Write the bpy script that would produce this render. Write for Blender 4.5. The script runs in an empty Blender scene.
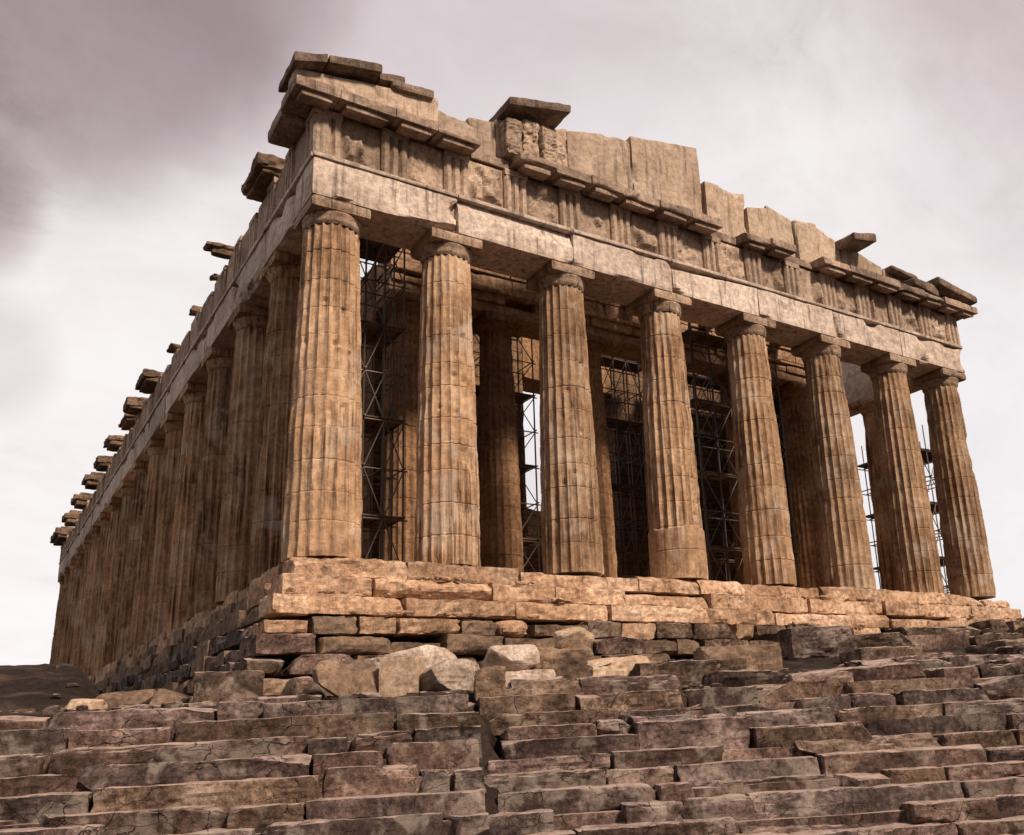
import bpy, math, random
import numpy as np
from mathutils import Matrix, Vector

SC = bpy.context.scene
COL = SC.collection
RNG = random.Random(11)

# ------------------------------------------------------------------ camera
CAM = np.array([-6.8971, -23.3789, -4.7074])
FPX, CX, CY = 932.0558, 512 + 89.2448, 417.5 + 48.9302
def _rx(a):
    c, s = math.cos(a), math.sin(a); return np.array([[1, 0, 0], [0, c, -s], [0, s, c]])
def _rz(a):
    c, s = math.cos(a), math.sin(a); return np.array([[c, -s, 0], [s, c, 0], [0, 0, 1]])
ROT = _rz(-0.6138) @ _rx(1.8467) @ _rz(-0.0539)
cam = bpy.data.cameras.new('camera')
cam.sensor_width = 36.0
cam.lens = FPX / 1024 * 36.0
cam.shift_x = -89.2448 / 1024
cam.shift_y = 48.9302 / 1024
cam.clip_start = 0.1
cam.clip_end = 4000
camo = bpy.data.objects.new('camera', cam)
COL.objects.link(camo)
M4 = np.eye(4); M4[:3, :3] = ROT; M4[:3, 3] = CAM
camo.matrix_world = Matrix(M4.tolist())
SC.camera = camo

def look(u, v, depth):
    """world point seen at pixel (u, v) at a horizontal distance from the viewer"""
    d = ROT @ np.array([(u - CX) / FPX, -(v - CY) / FPX, -1.0])
    d = d / math.hypot(d[0], d[1])
    return CAM + d * depth

# ------------------------------------------------------------------ sky, sun, exposure
SUN_DIR = Vector((0.14, -0.80, 0.72)).normalized()      # towards the sun
sun_el = math.asin(SUN_DIR.z)
sun_az = math.atan2(SUN_DIR.x, SUN_DIR.y)
world = bpy.data.worlds.new('World'); SC.world = world
world.use_nodes = True
nt = world.node_tree; nt.nodes.clear()
def wn(t, **k):
    n = nt.nodes.new(t)
    for a, b in k.items(): setattr(n, a, b)
    return n
def wl(a, b): nt.links.new(a, b)
sky = wn('ShaderNodeTexSky', sky_type='NISHITA', sun_disc=False)
sky.sun_elevation = sun_el; sky.sun_rotation = sun_az
sky.air_density = 1.0; sky.dust_density = 3.0
tc = wn('ShaderNodeTexCoord')
sep = wn('ShaderNodeSeparateXYZ'); wl(tc.outputs['Generated'], sep.inputs[0])
# cloud deck: the view direction meets a flat layer overhead
den = wn('ShaderNodeMath', operation='MAXIMUM'); den.inputs[1].default_value = 0.0
wl(sep.outputs[2], den.inputs[0])
den2 = wn('ShaderNodeMath', operation='ADD'); den2.inputs[1].default_value = 0.28
wl(den.outputs[0], den2.inputs[0])
dv = wn('ShaderNodeVectorMath', operation='DIVIDE')
cmb = wn('ShaderNodeCombineXYZ')
for i in range(3): wl(den2.outputs[0], cmb.inputs[i])
wl(tc.outputs['Generated'], dv.inputs[0]); wl(cmb.outputs[0], dv.inputs[1])
def cloud_noise(sx, sy, scale, detail, rough, dist):
    mp = wn('ShaderNodeMapping'); mp.inputs['Scale'].default_value = (sx, sy, 1); mp.inputs['Rotation'].default_value = (0, 0, 0.5); wl(dv.outputs[0], mp.inputs['Vector'])
    n = wn('ShaderNodeTexNoise'); n.inputs['Scale'].default_value = scale; n.inputs['Detail'].default_value = detail
    n.inputs['Roughness'].default_value = rough; n.inputs['Distortion'].default_value = dist; wl(mp.outputs[0], n.inputs['Vector']); return n.outputs['Fac']
na = cloud_noise(1, 1, 1.1, 9, 0.58, 0.4); nb = cloud_noise(.9, 1.25, 3.0, 10, 0.66, 0.5)
nm = wn('ShaderNodeMath', operation='MULTIPLY_ADD'); nm.inputs[1].default_value = 0.45; wl(nb, nm.inputs[0])
nm2 = wn('ShaderNodeMath', operation='MULTIPLY'); nm2.inputs[1].default_value = 0.55; wl(na, nm2.inputs[0]); wl(nm2.outputs[0], nm.inputs[2])
r1 = wn('ShaderNodeValToRGB')
e = r1.color_ramp.elements
e[0].position = 0.39; e[0].color = (5.1, 4.45, 4.5, 1)
e[1].position = 0.59; e[1].color = (9.6, 9.15, 9.15, 1)
m_ = r1.color_ramp.elements.new(0.475); m_.color = (8.0, 7.35, 7.3, 1)
wl(nm.outputs[0], r1.inputs[0])
# a dark rain cloud high on the north side
def blob(direction, inner, outer, nz=0.07):
    vd = wn('ShaderNodeVectorMath', operation='DOT_PRODUCT'); vd.inputs[1].default_value = direction
    wl(tc.outputs['Generated'], vd.inputs[0])
    nn = wn('ShaderNodeTexNoise'); nn.inputs['Scale'].default_value = 3.0; nn.inputs['Detail'].default_value = 6
    wl(tc.outputs['Generated'], nn.inputs['Vector'])
    ad = wn('ShaderNodeMath', operation='MULTIPLY_ADD'); ad.inputs[1].default_value = nz; wl(nn.outputs['Fac'], ad.inputs[0]); wl(vd.outputs['Value'], ad.inputs[2])
    mr = wn('ShaderNodeMapRange', interpolation_type='SMOOTHSTEP')
    mr.inputs['From Min'].default_value = outer + nz / 2; mr.inputs['From Max'].default_value = inner + nz / 2
    wl(ad.outputs[0], mr.inputs['Value'])
    return mr.outputs[0]
def pdir(u, v):
    d = ROT @ np.array([(u - CX) / FPX, -(v - CY) / FPX, -1.0]); return tuple(d / np.linalg.norm(d))
def over(col_in, fac, color, amount, mode='MIX'):
    mx = wn('ShaderNodeMix', data_type='RGBA', blend_type=mode); ml = wn('ShaderNodeMath', operation='MULTIPLY'); ml.inputs[1].default_value = amount
    wl(fac, ml.inputs[0]); wl(ml.outputs[0], mx.inputs[0]); wl(col_in, mx.inputs[6]); mx.inputs[7].default_value = (*color, 1)
    return mx.outputs[2]
c = r1.outputs[0]
c = over(c, blob(pdir(560, 420), 0.99, 0.80), (9.2, 8.6, 8.7), 0.45)
c = over(c, blob(pdir(60, 640), 0.985, 0.90), (10.6, 10.2, 10.0), 0.6)
c = over(c, blob(pdir(960, 520), 0.985, 0.95), (9.6, 9.3, 9.4), 0.55)
c = over(c, blob(pdir(420, -330), 0.97, 0.86), (0.74, 0.69, 0.71), 0.9, 'MULTIPLY')
c = over(c, blob(pdir(40, -110), 0.994, 0.962), (0.46, 0.38, 0.40), 0.85, 'MULTIPLY')
c = over(c, blob(pdir(-45, 205), 0.9997, 0.9970, 0.006), (0.55, 0.46, 0.48), 0.8, 'MULTIPLY')
c = over(c, blob(pdir(-30, 362), 0.9998, 0.9970, 0.006), (0.80, 0.77, 0.78), 0.8, 'MULTIPLY')
c = over(c, blob(pdir(1110, -90), 0.992, 0.94), (0.70, 0.63, 0.66), 0.9, 'MULTIPLY')
c = over(c, blob((-0.35, -0.90, 0.25), 0.75, 0.15), (2.2, 1.9, 1.9), 0.85)     # unseen dark cloud added behind the camera to cut front fill
mixs = wn('ShaderNodeMix', data_type='RGBA'); mixs.inputs[0].default_value = 0.96
wl(sky.outputs[0], mixs.inputs[6]); wl(c, mixs.inputs[7])
bg = wn('ShaderNodeBackground'); bg.inputs['Strength'].default_value = 0.10
wl(mixs.outputs[2], bg.inputs['Color'])
wo = wn('ShaderNodeOutputWorld'); wl(bg.outputs[0], wo.inputs[0])

sun = bpy.data.lights.new('sun', 'SUN'); sun.energy = 5.0; sun.angle = math.radians(9); sun.color = (1.0, 0.84, 0.68)
suno = bpy.data.objects.new('sun', sun); COL.objects.link(suno)
suno.rotation_euler = SUN_DIR.to_track_quat('Z', 'Y').to_euler()
SC.view_settings.view_transform = 'Standard'; SC.view_settings.look = 'None'
SC.view_settings.gamma = 1.0; SC.view_settings.exposure = 0.0; SC.view_settings.use_curve_mapping = False
SC.cycles.max_bounces = 6

# ------------------------------------------------------------------ noise in numpy
def _hash(i, j, k, seed):
    h = (i.astype(np.int64) * 374761393 + j.astype(np.int64) * 668265263 + k.astype(np.int64) * 2147483647 + seed * 1274126177) & 0xffffffff
    h = ((h ^ (h >> 13)) * 1274126177) & 0xffffffff
    h = ((h ^ (h >> 15)) * 2246822519) & 0xffffffff
    return ((h ^ (h >> 16)) & 0xffffff) / float(0xffffff)
def vnoise(P, seed=0):
    f = np.floor(P); t = P - f; t = t * t * (3 - 2 * t); f = f.astype(np.int64)
    x, y, z = f[:, 0], f[:, 1], f[:, 2]; a, b, c_ = t[:, 0], t[:, 1], t[:, 2]
    def L(p, q, w): return p + (q - p) * w
    H = lambda dx, dy, dz: _hash(x + dx, y + dy, z + dz, seed)
    return L(L(L(H(0, 0, 0), H(1, 0, 0), a), L(H(0, 1, 0), H(1, 1, 0), a), b), L(L(H(0, 0, 1), H(1, 0, 1), a), L(H(0, 1, 1), H(1, 1, 1), a), b), c_)
def fbm(P, scale, octv=3, seed=0):
    """in -1..1"""
    P = np.asarray(P, float) * scale; out = 0; amp = 1; tot = 0
    for o in range(octv):
        out = out + amp * (vnoise(P + 17.3 * o, seed + o) * 2 - 1); tot += amp; amp *= 0.5; P = P * 2.03
    return out / tot

# ------------------------------------------------------------------ mesh helpers
def mesh(name, V, F, mats, smooth=False, mi=None):
    me = bpy.data.meshes.new(name)
    me.from_pydata([tuple(map(float, v)) for v in V], [], [tuple(map(int, f)) for f in F])
    for m in (mats if isinstance(mats, (list, tuple)) else [mats]): me.materials.append(m)
    if mi is not None: me.polygons.foreach_set('material_index', np.asarray(mi, np.int32))
    if smooth: me.polygons.foreach_set('use_smooth', [True] * len(F))
    me.update()
    return me
def link(name, me, parent=None, loc=(0, 0, 0), rotz=0.0):
    o = bpy.data.objects.new(name, me); COL.objects.link(o)
    o.location = loc; o.rotation_euler = (0, 0, rotz)
    if parent is not None:
        o.parent = parent
        o.matrix_parent_inverse = Matrix.Translation(-abs_loc(parent))
    return o
def abs_loc(o):
    v = Vector((0, 0, 0))
    while o is not None:
        v = Vector(o.get('_w', (0, 0, 0))) if '_w' in o else v + o.location
        if '_w' in o: return v
        o = o.parent
    return v
def thing(name, label, cat, loc, group=None):
    o = bpy.data.objects.new(name, None); COL.objects.link(o); o.location = loc
    o.empty_display_size = 0.3
    return tag(o, label, cat, group)
def tag(o, label=None, cat=None, group=None, kind=None):
    if label: o['label'] = label
    if cat: o['category'] = cat
    if group: o['group'] = group
    if kind: o['kind'] = kind
    return o
def sub(name, V, F, m, parent, **k):
    """a child whose vertices are given in world coordinates; its origin is the middle of its base"""
    V = np.asarray(V, float)
    base = np.array([(V[:, 0].min() + V[:, 0].max()) / 2, (V[:, 1].min() + V[:, 1].max()) / 2, V[:, 2].min()])
    o = bpy.data.objects.new(name, mesh(name, V - base, F, m, **k)); COL.objects.link(o)
    w = Vector(base); o.location = w
    o['_w'] = tuple(w)
    if parent is not None:
        o.parent = parent; o.matrix_parent_inverse = Matrix.Translation(-abs_loc(parent))
    return o

_boxcache = {}
def boxgrid(nx, ny, nz):
    key = (nx, ny, nz)
    if key in _boxcache: return _boxcache[key]
    idx = {}; V = []; F = []
    def vid(i, j, k):
        q = (i, j, k)
        if q not in idx: idx[q] = len(V); V.append((i / nx, j / ny, k / nz))
        return idx[q]
    for k in (0, nz):
        for i in range(nx):
            for j in range(ny):
                q = [vid(i, j, k), vid(i + 1, j, k), vid(i + 1, j + 1, k), vid(i, j + 1, k)]
                F.append(q if k else q[::-1])
    for j in (0, ny):
        for i in range(nx):
            for k in range(nz):
                q = [vid(i, j, k), vid(i + 1, j, k), vid(i + 1, j, k + 1), vid(i, j, k + 1)]
                F.append(q if j == 0 else q[::-1])
    for i in (0, nx):
        for j in range(ny):
            for k in range(nz):
                q = [vid(i, j, k), vid(i, j + 1, k), vid(i, j + 1, k + 1), vid(i, j, k + 1)]
                F.append(q if i else q[::-1])
    r = (np.array(V), F); _boxcache[key] = r
    return r
def rough_box(lo, hi, seg=0.15, rnd=0.05, amp=0.03, freq=1.6, chip=0.12, seed=0, rotz=0.0, cap=34, shape=None, strata=0.0, cuts=0, cutd=0.12):
    """a worn stone block: rounded and chipped edges, uneven faces; returns world V, F"""
    lo = np.array(lo, float); hi = np.array(hi, float); sz = hi - lo
    n = [max(2, min(cap, int(round(s / seg)))) for s in sz]
    U, F = boxgrid(*n)
    # gather rows near the edges so the rounding has something to bend
    h = sz / 2; ce = (lo + hi) / 2
    P = (U * 2 - 1) * h
    W = P + ce
    nz = fbm(W, 1.3 / max(0.4, min(2.0, sz.min() * 2)), 3, seed)
    r = np.clip(rnd * (1 + 1.4 * nz) + chip * np.clip(fbm(W, 0.9, 2, seed + 5) - 0.22, 0, 1) * 2.2, 0.006, 0.48 * sz.min())[:, None]
    q = np.clip(P, -(h - r), h - r)
    d = P - q; L = np.linalg.norm(d, axis=1, keepdims=True)
    cnt = (np.abs(d) > 1e-9).sum(1, keepdims=True)
    P = np.where(cnt > 1, q + d / np.maximum(L, 1e-9) * r, P)
    nrm = P / h; nrm = np.sign(nrm) * np.abs(nrm) ** 6; nrm /= np.maximum(np.linalg.norm(nrm, axis=1, keepdims=True), 1e-6)
    P = P + nrm * (amp * fbm(W, freq, 4, seed + 9))[:, None]
    if strata:
        a_ = 1 - np.abs(fbm(W * [1.6, 1.6, 6.0], 1.5, 4, seed + 21)) * 2.2      # split along its bedding
        b_ = np.clip(fbm(W * [2.0, 2.0, 3.0], 1.6, 3, seed + 31) - 0.12, 0, 1) * 2.0
        side = (np.abs(nrm[:, :2]).max(1) > 0.5)
        P = P - nrm * (strata * (np.clip(a_, 0, 1) * 0.55 + b_) * np.where(side, 1.0, 0.45))[:, None]
    if cuts:
        rg = random.Random(seed * 7 + 1)
        for q in range(cuts):
            n_ = np.array([rg.choice([-1, 1]) * rg.random() ** 1.5, rg.choice([-1, 1]) * rg.random() ** .7, rg.choice([-1, 1, 1]) * rg.random() ** .7])
            n_ /= np.linalg.norm(n_)
            lim = (np.abs(n_) * h).sum() - rg.uniform(.25, 1.0) * cutd
            e_ = np.clip(P @ n_ - lim + 0.03 * fbm(W, 4.0, 3, seed + q), 0, None)
            P = P - e_[:, None] * n_ * 0.96
    if shape is not None: P = shape(P, h)
    if rotz:
        P = P @ _rz(rotz).T
    return P + ce, F
def join(parts):
    V = []; F = []; o = 0
    for v, f in parts:
        V.append(np.asarray(v)); F += [[i + o for i in q] for q in f]; o += len(v)
    return np.vstack(V), F
def tube(a, b, r, n=6):
    a = np.array(a, float); b = np.array(b, float); d = b - a; d /= np.linalg.norm(d)
    u = np.cross(d, [0.3, 0.5, 0.8]); u /= np.linalg.norm(u); w = np.cross(d, u)
    V = []
    for p in (a, b):
        for k in range(n):
            t = 2 * math.pi * k / n; V.append(p + r * (u * math.cos(t) + w * math.sin(t)))
    F = [[k, (k + 1) % n, n + (k + 1) % n, n + k] for k in range(n)] + [list(range(n))[::-1], list(range(n, 2 * n))]
    return np.array(V), F
def boulder(c, size, seed, flat=0.6, seg=0.1):
    """an angular broken stone: a rounded lump cut by random planes"""
    size = np.array(size, float); rg = random.Random(seed)
    cuts = []
    for q in range(11):
        n_ = np.array([rg.gauss(0, 1), rg.gauss(0, 1), rg.gauss(0, .8) + .15]); n_ /= np.linalg.norm(n_); cuts.append((n_, rg.uniform(.62, .92)))
    def shp(P, h):
        U = P / h; L = np.linalg.norm(U, axis=1, keepdims=True)
        S = U / np.maximum(L, 1e-6) * np.clip(L, 0, 1.15); U = U * (1 - flat) + S * flat
        for n_, k in cuts:
            e_ = np.clip(U @ n_ - k, 0, None); U = U - e_[:, None] * n_ * 0.92
        U[:, 2] = np.maximum(U[:, 2], -1)
        P2 = U * h
        return P2 * (1 + 0.10 * fbm(P2 + seed * 3.1, 2.2 / max(.3, size.max()), 4, seed) + 0.03 * fbm(P2 + seed, 9 / max(.3, size.max()), 3, seed))[:, None]
    c = np.array(c, float)
    return rough_box(c - size / 2, c + size / 2, seg, min(size) * 0.1, min(size) * 0.05, 3.5, 0.1, seed, rotz=rg.uniform(-.5, .5), shape=shp, strata=min(size) * .05, cap=40)

# ------------------------------------------------------------------ materials
def stone(name, dark, mid, light, streak=0.5, scale=1.0, bump=0.5, pale=0.0, courses=None, pits=0.5, stain=(0.035, 0.024, 0.018), stainamt=0.6, top_light=None, grain=0.6, cracks=False, fine=4.6, slo=0.50, vary=0.22):
    m = bpy.data.materials.new(name); m.use_nodes = True
    t = m.node_tree; N = t.nodes; N.clear()
    def nd(ty, **k):
        n = N.new(ty)
        for a, b in k.items(): setattr(n, a, b)
        return n
    def lk(a, b): t.links.new(a, b)
    out = nd('ShaderNodeOutputMaterial'); bs = nd('ShaderNodeBsdfPrincipled'); lk(bs.outputs[0], out.inputs[0])
    bs.inputs['Roughness'].default_value = 0.92; bs.inputs['Specular IOR Level'].default_value = 0.15
    g = nd('ShaderNodeNewGeometry'); oi = nd('ShaderNodeObjectInfo')
    pos = g.outputs['Position']
    def noise(sc, det=6, rough=0.6, vec=pos, dist=0.0):
        n = nd('ShaderNodeTexNoise'); n.inputs['Scale'].default_value = sc; n.inputs['Detail'].default_value = det
        n.inputs['Roughness'].default_value = rough; n.inputs['Distortion'].default_value = dist; lk(vec, n.inputs['Vector']); return n.outputs['Fac']
    a = noise(0.55 * scale, 9, 0.62, dist=0.6)
    rp = nd('ShaderNodeValToRGB'); el = rp.color_ramp.elements
    el[0].position = 0.30; el[0].color = (*dark, 1); el[1].position = 0.72; el[1].color = (*light, 1)
    x = el.new(0.5); x.color = (*mid, 1); lk(a, rp.inputs[0])
    colr = rp.outputs[0]
    def mix(fac, A, B, mode='MIX'):
        mx = nd('ShaderNodeMix', data_type='RGBA', blend_type=mode)
        if hasattr(fac, 'links'): lk(fac, mx.inputs[0])
        else: mx.inputs[0].default_value = fac
        for s, i in ((A, 6), (B, 7)):
            if hasattr(s, 'links'): lk(s, mx.inputs[i])
            else: mx.inputs[i].default_value = (*s, 1)
        return mx.outputs[2]
    def ramp(v, lo, hi, a0=0.0, a1=1.0):
        mr = nd('ShaderNodeMapRange', interpolation_type='SMOOTHSTEP'); lk(v, mr.inputs['Value'])
        mr.inputs['From Min'].default_value = lo; mr.inputs['From Max'].default_value = hi
        mr.inputs['To Min'].default_value = a0; mr.inputs['To Max'].default_value = a1; return mr.outputs[0]
    # grain and blotches
    b = noise(6.0 * scale, 8, 0.7)
    colr = mix(grain, colr, mix(1.0, (0, 0, 0), ramp(b, 0.30, 0.70, 0.35, 1.55)), 'MULTIPLY')
    b2 = noise(34.0 * scale, 4, 0.7)
    colr = mix(grain * .5, colr, mix(1.0, (0, 0, 0), ramp(b2, 0.36, 0.64, 0.45, 1.5)), 'MULTIPLY')
    # each block a little different
    vr = nd('ShaderNodeMapRange'); lk(oi.outputs['Random'], vr.inputs['Value']); vr.inputs['To Min'].default_value = 1 - vary; vr.inputs['To Max'].default_value = 1 + vary
    colr = mix(1.0, colr, mix(1.0, (0, 0, 0), vr.outputs[0]), 'MULTIPLY')
    # vertical run-off stains
    mp = nd('ShaderNodeMapping'); mp.inputs['Scale'].default_value = (fine, fine, 0.30); lk(pos, mp.inputs['Vector'])
    s1 = noise(1.0, 7, 0.65, mp.outputs[0]); s2 = noise(0.35, 3, 0.5)
    sm = nd('ShaderNodeMath', operation='MULTIPLY'); lk(ramp(s1, slo, slo + .20), sm.inputs[0]); lk(ramp(s2, 0.36, 0.56), sm.inputs[1])
    sq = nd('ShaderNodeMath', operation='MULTIPLY'); sq.inputs[1].default_value = streak; lk(sm.outputs[0], sq.inputs[0])
    colr = mix(sq.outputs[0], colr, stain)
    # lichen and soot patches
    p1 = noise(1.7 * scale, 10, 0.72, dist=1.0)
    pq = nd('ShaderNodeMath', operation='MULTIPLY'); pq.inputs[1].default_value = stainamt; lk(ramp(p1, 0.54, 0.68), pq.inputs[0])
    colr = mix(pq.outputs[0], colr, stain)
    if pale:
        p2 = noise(0.8 * scale, 8, 0.6, dist=0.4)
        pp = nd('ShaderNodeMath', operation='MULTIPLY'); pp.inputs[1].default_value = pale; lk(ramp(p2, 0.52, 0.62), pp.inputs[0])
        colr = mix(pp.outputs[0], colr, (0.55, 0.46, 0.38))
    if top_light:  # upward faces painted paler, imitating sky light on the treads
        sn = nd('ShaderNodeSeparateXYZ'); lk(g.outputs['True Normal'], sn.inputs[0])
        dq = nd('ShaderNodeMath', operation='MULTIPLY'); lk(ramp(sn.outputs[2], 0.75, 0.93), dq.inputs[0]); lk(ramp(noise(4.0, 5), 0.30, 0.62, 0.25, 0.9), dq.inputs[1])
        colr = mix(dq.outputs[0], colr, top_light)
    # pits
    vo = nd('ShaderNodeTexVoronoi'); vo.inputs['Scale'].default_value = 9 * scale; lk(pos, vo.inputs['Vector'])
    pit = ramp(vo.outputs['Distance'], 0.02, 0.30)
    fine_n = noise(22 * scale, 6, 0.7); mid_ = noise(3.2 * scale, 7, 0.62)
    h1 = nd('ShaderNodeMath', operation='MULTIPLY'); h1.inputs[1].default_value = 0.35; lk(fine_n, h1.inputs[0])
    h2 = nd('ShaderNodeMath', operation='ADD'); lk(h1.outputs[0], h2.inputs[0]); lk(mid_, h2.inputs[1])
    h3 = nd('ShaderNodeMath', operation='MULTIPLY'); h3.inputs[1].default_value = 0.3 * pits; lk(pit, h3.inputs[0])
    h4 = nd('ShaderNodeMath', operation='ADD'); lk(h2.outputs[0], h4.inputs[0]); lk(h3.outputs[0], h4.inputs[1])
    hh = h4.outputs[0]
    if cracks:
        dn = nd('ShaderNodeTexNoise'); dn.inputs['Scale'].default_value = 2.2; dn.inputs['Detail'].default_value = 6; lk(pos, dn.inputs['Vector'])
        dm = nd('ShaderNodeVectorMath', operation='MULTIPLY_ADD'); dm.inputs[1].default_value = (.55, .55, .55); lk(dn.outputs['Color'], dm.inputs[0])
        ms = nd('ShaderNodeMapping'); ms.inputs['Scale'].default_value = (1.0, 1.0, 2.1); lk(pos, ms.inputs['Vector']); lk(ms.outputs[0], dm.inputs[2])
        vc = nd('ShaderNodeTexVoronoi', feature='DISTANCE_TO_EDGE'); vc.inputs['Scale'].default_value = 2.4; lk(dm.outputs[0], vc.inputs['Vector'])
        ck = ramp(vc.outputs['Distance'], 0.0, 0.020, 0.85, 0.0)
        cm = nd('ShaderNodeMath', operation='MULTIPLY'); lk(ck, cm.inputs[0]); lk(ramp(noise(1.4, 4), .48, .60), cm.inputs[1])
        colr = mix(cm.outputs[0], colr, (0.012, 0.008, 0.007))
        cs = nd('ShaderNodeMath', operation='SUBTRACT'); lk(hh, cs.inputs[0]); lk(cm.outputs[0], cs.inputs[1]); hh = cs.outputs[0]
    if courses:
        axis, bw, bh = courses
        sp = nd('ShaderNodeSeparateXYZ'); lk(pos, sp.inputs[0]); cb = nd('ShaderNodeCombineXYZ')
        lk(sp.outputs[axis], cb.inputs[0]); lk(sp.outputs[2], cb.inputs[1])
        br = nd('ShaderNodeTexBrick'); br.inputs['Scale'].default_value = 1.0; br.inputs['Brick Width'].default_value = bw
        br.inputs['Row Height'].default_value = bh; br.inputs['Mortar Size'].default_value = 0.02; br.inputs['Mortar Smooth'].default_value = 0.3
        br.inputs['Color1'].default_value = (0.75, 0.75, 0.75, 1); br.inputs['Color2'].default_value = (1.2, 1.15, 1.1, 1); br.inputs['Mortar'].default_value = (0.15, 0.13, 0.12, 1)
        lk(cb.outputs[0], br.inputs['Vector'])
        colr = mix(1.0, colr, br.outputs['Color'], 'MULTIPLY')
        iv = nd('ShaderNodeMath', operation='SUBTRACT'); lk(hh, iv.inputs[0]); lk(br.outputs['Fac'], iv.inputs[1]); hh = iv.outputs[0]
    bp = nd('ShaderNodeBump'); bp.inputs['Strength'].default_value = bump; bp.inputs['Distance'].default_value = 0.06 / max(scale, .5)
    lk(hh, bp.inputs['Height']); lk(bp.outputs[0], bs.inputs['Normal'])
    lk(colr, bs.inputs['Base Color'])
    return m

M_COL = stone('weathered_marble', (0.22, 0.125, 0.07), (0.40, 0.25, 0.15), (0.56, 0.40, 0.275), 0.8, 1.0, 0.6, pale=0.35, fine=9.0, stainamt=.3, grain=.4, stain=(.055, .03, .018), slo=.44)
M_COLF = stone('weathered_marble_patched', (0.22, 0.115, 0.06), (0.43, 0.255, 0.145), (0.57, 0.375, 0.235), .9, 1.0, 0.6, pale=0.4, fine=9.0, stainamt=.4, grain=.4, stain=(.05, .026, .015), slo=.44)
M_ENT = stone('pale_marble', (0.34, 0.25, 0.195), (0.50, 0.395, 0.325), (0.60, 0.495, 0.42), 0.8, 0.9, 0.6, stainamt=0.38, grain=.5)
M_FRZ = stone('frieze_marble', (0.24, 0.165, 0.115), (0.40, 0.29, 0.215), (0.51, 0.395, 0.31), 0.7, 1.4, 0.8, stainamt=0.5, grain=.5, fine=6.0)
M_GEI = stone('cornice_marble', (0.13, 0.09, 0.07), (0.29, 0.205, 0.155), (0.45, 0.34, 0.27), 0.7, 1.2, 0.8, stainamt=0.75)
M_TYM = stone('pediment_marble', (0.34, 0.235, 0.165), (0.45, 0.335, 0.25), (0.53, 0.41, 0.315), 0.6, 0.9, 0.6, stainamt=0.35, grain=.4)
M_BASE = stone('honey_marble', (0.23, 0.13, 0.078), (0.44, 0.275, 0.175), (0.56, 0.395, 0.285), 0.45, 1.0, 0.9, stainamt=0.6, grain=.7)
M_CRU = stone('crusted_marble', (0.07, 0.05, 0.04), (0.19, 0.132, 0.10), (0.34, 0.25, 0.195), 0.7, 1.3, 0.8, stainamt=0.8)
M_CAP = stone('capital_marble', (0.19, 0.12, 0.078), (0.36, 0.25, 0.175), (0.47, 0.35, 0.265), 0.9, 1.2, 0.7, stainamt=0.7)
M_FND = stone('dark_limestone', (0.07, 0.048, 0.036), (0.19, 0.125, 0.085), (0.31, 0.21, 0.14), 0.8, 1.2, 1.0, stainamt=0.8)
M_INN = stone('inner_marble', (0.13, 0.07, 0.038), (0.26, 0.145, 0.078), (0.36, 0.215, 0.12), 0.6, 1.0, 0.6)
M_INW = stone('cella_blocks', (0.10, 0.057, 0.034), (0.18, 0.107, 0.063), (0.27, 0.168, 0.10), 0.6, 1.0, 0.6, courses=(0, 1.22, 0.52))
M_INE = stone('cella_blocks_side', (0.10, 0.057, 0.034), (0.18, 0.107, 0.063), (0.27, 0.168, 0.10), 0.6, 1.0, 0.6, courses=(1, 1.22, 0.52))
TOP_LIGHT = (0.40, 0.295, 0.25)  # pale tone painted on stone tops in place of sky light
M_RK = [stone('step_rock_brown', (0.032, 0.017, 0.013), (0.101, 0.062, 0.050), (0.241, 0.160, 0.129), 0.6, 2.2, 1.0, stainamt=0.85, top_light=TOP_LIGHT, grain=.95, cracks=True, vary=.42, pale=.22),
        stone('step_rock_mauve', (0.028, 0.017, 0.016), (0.095, 0.062, 0.055), (0.232, 0.162, 0.143), 0.6, 2.2, 1.0, stainamt=0.85, top_light=TOP_LIGHT, grain=.95, cracks=True, vary=.42, pale=.22),
        stone('step_rock_ochre', (0.035, 0.021, 0.013), (0.113, 0.073, 0.052), (0.251, 0.170, 0.124), 0.6, 2.2, 1.0, stainamt=0.8, top_light=TOP_LIGHT, grain=.95, cracks=True, vary=.42, pale=.22),
        stone('step_rock_grey', (0.025, 0.017, 0.015), (0.083, 0.059, 0.052), (0.203, 0.152, 0.132), 0.7, 2.2, 1.0, stainamt=0.85, top_light=TOP_LIGHT, grain=.95, cracks=True, vary=.42, pale=.22)]
M_WHT = stone('white_marble', (0.24, 0.165, 0.12), (0.44, 0.335, 0.265), (0.60, 0.50, 0.43), 0.4, 2.2, 1.0, stainamt=0.5)
M_TAN = stone('cut_tan_marble', (0.32, 0.21, 0.14), (0.44, 0.31, 0.215), (0.52, 0.38, 0.28), 0.2, 1.5, 0.4, stainamt=0.15)
M_GRD = stone('bare_ground', (0.008, 0.006, 0.005), (0.026, 0.017, 0.013), (0.085, 0.055, 0.042), 0.0, 1.6, 1.0, stainamt=0.5)
def steel():
    m = bpy.data.materials.new('scaffold_steel'); m.use_nodes = True
    b = m.node_tree.nodes['Principled BSDF']; b.inputs['Metallic'].default_value = 0.7; b.inputs['Roughness'].default_value = 0.5
    n = m.node_tree.nodes.new('ShaderNodeTexNoise'); n.inputs['Scale'].default_value = 9
    r = m.node_tree.nodes.new('ShaderNodeValToRGB'); r.color_ramp.elements[0].color = (0.07, 0.055, 0.048, 1); r.color_ramp.elements[1].color = (0.16, 0.13, 0.11, 1)
    m.node_tree.links.new(n.outputs[0], r.inputs[0]); m.node_tree.links.new(r.outputs[0], b.inputs['Base Color'])
    return m
M_STL = steel()
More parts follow.
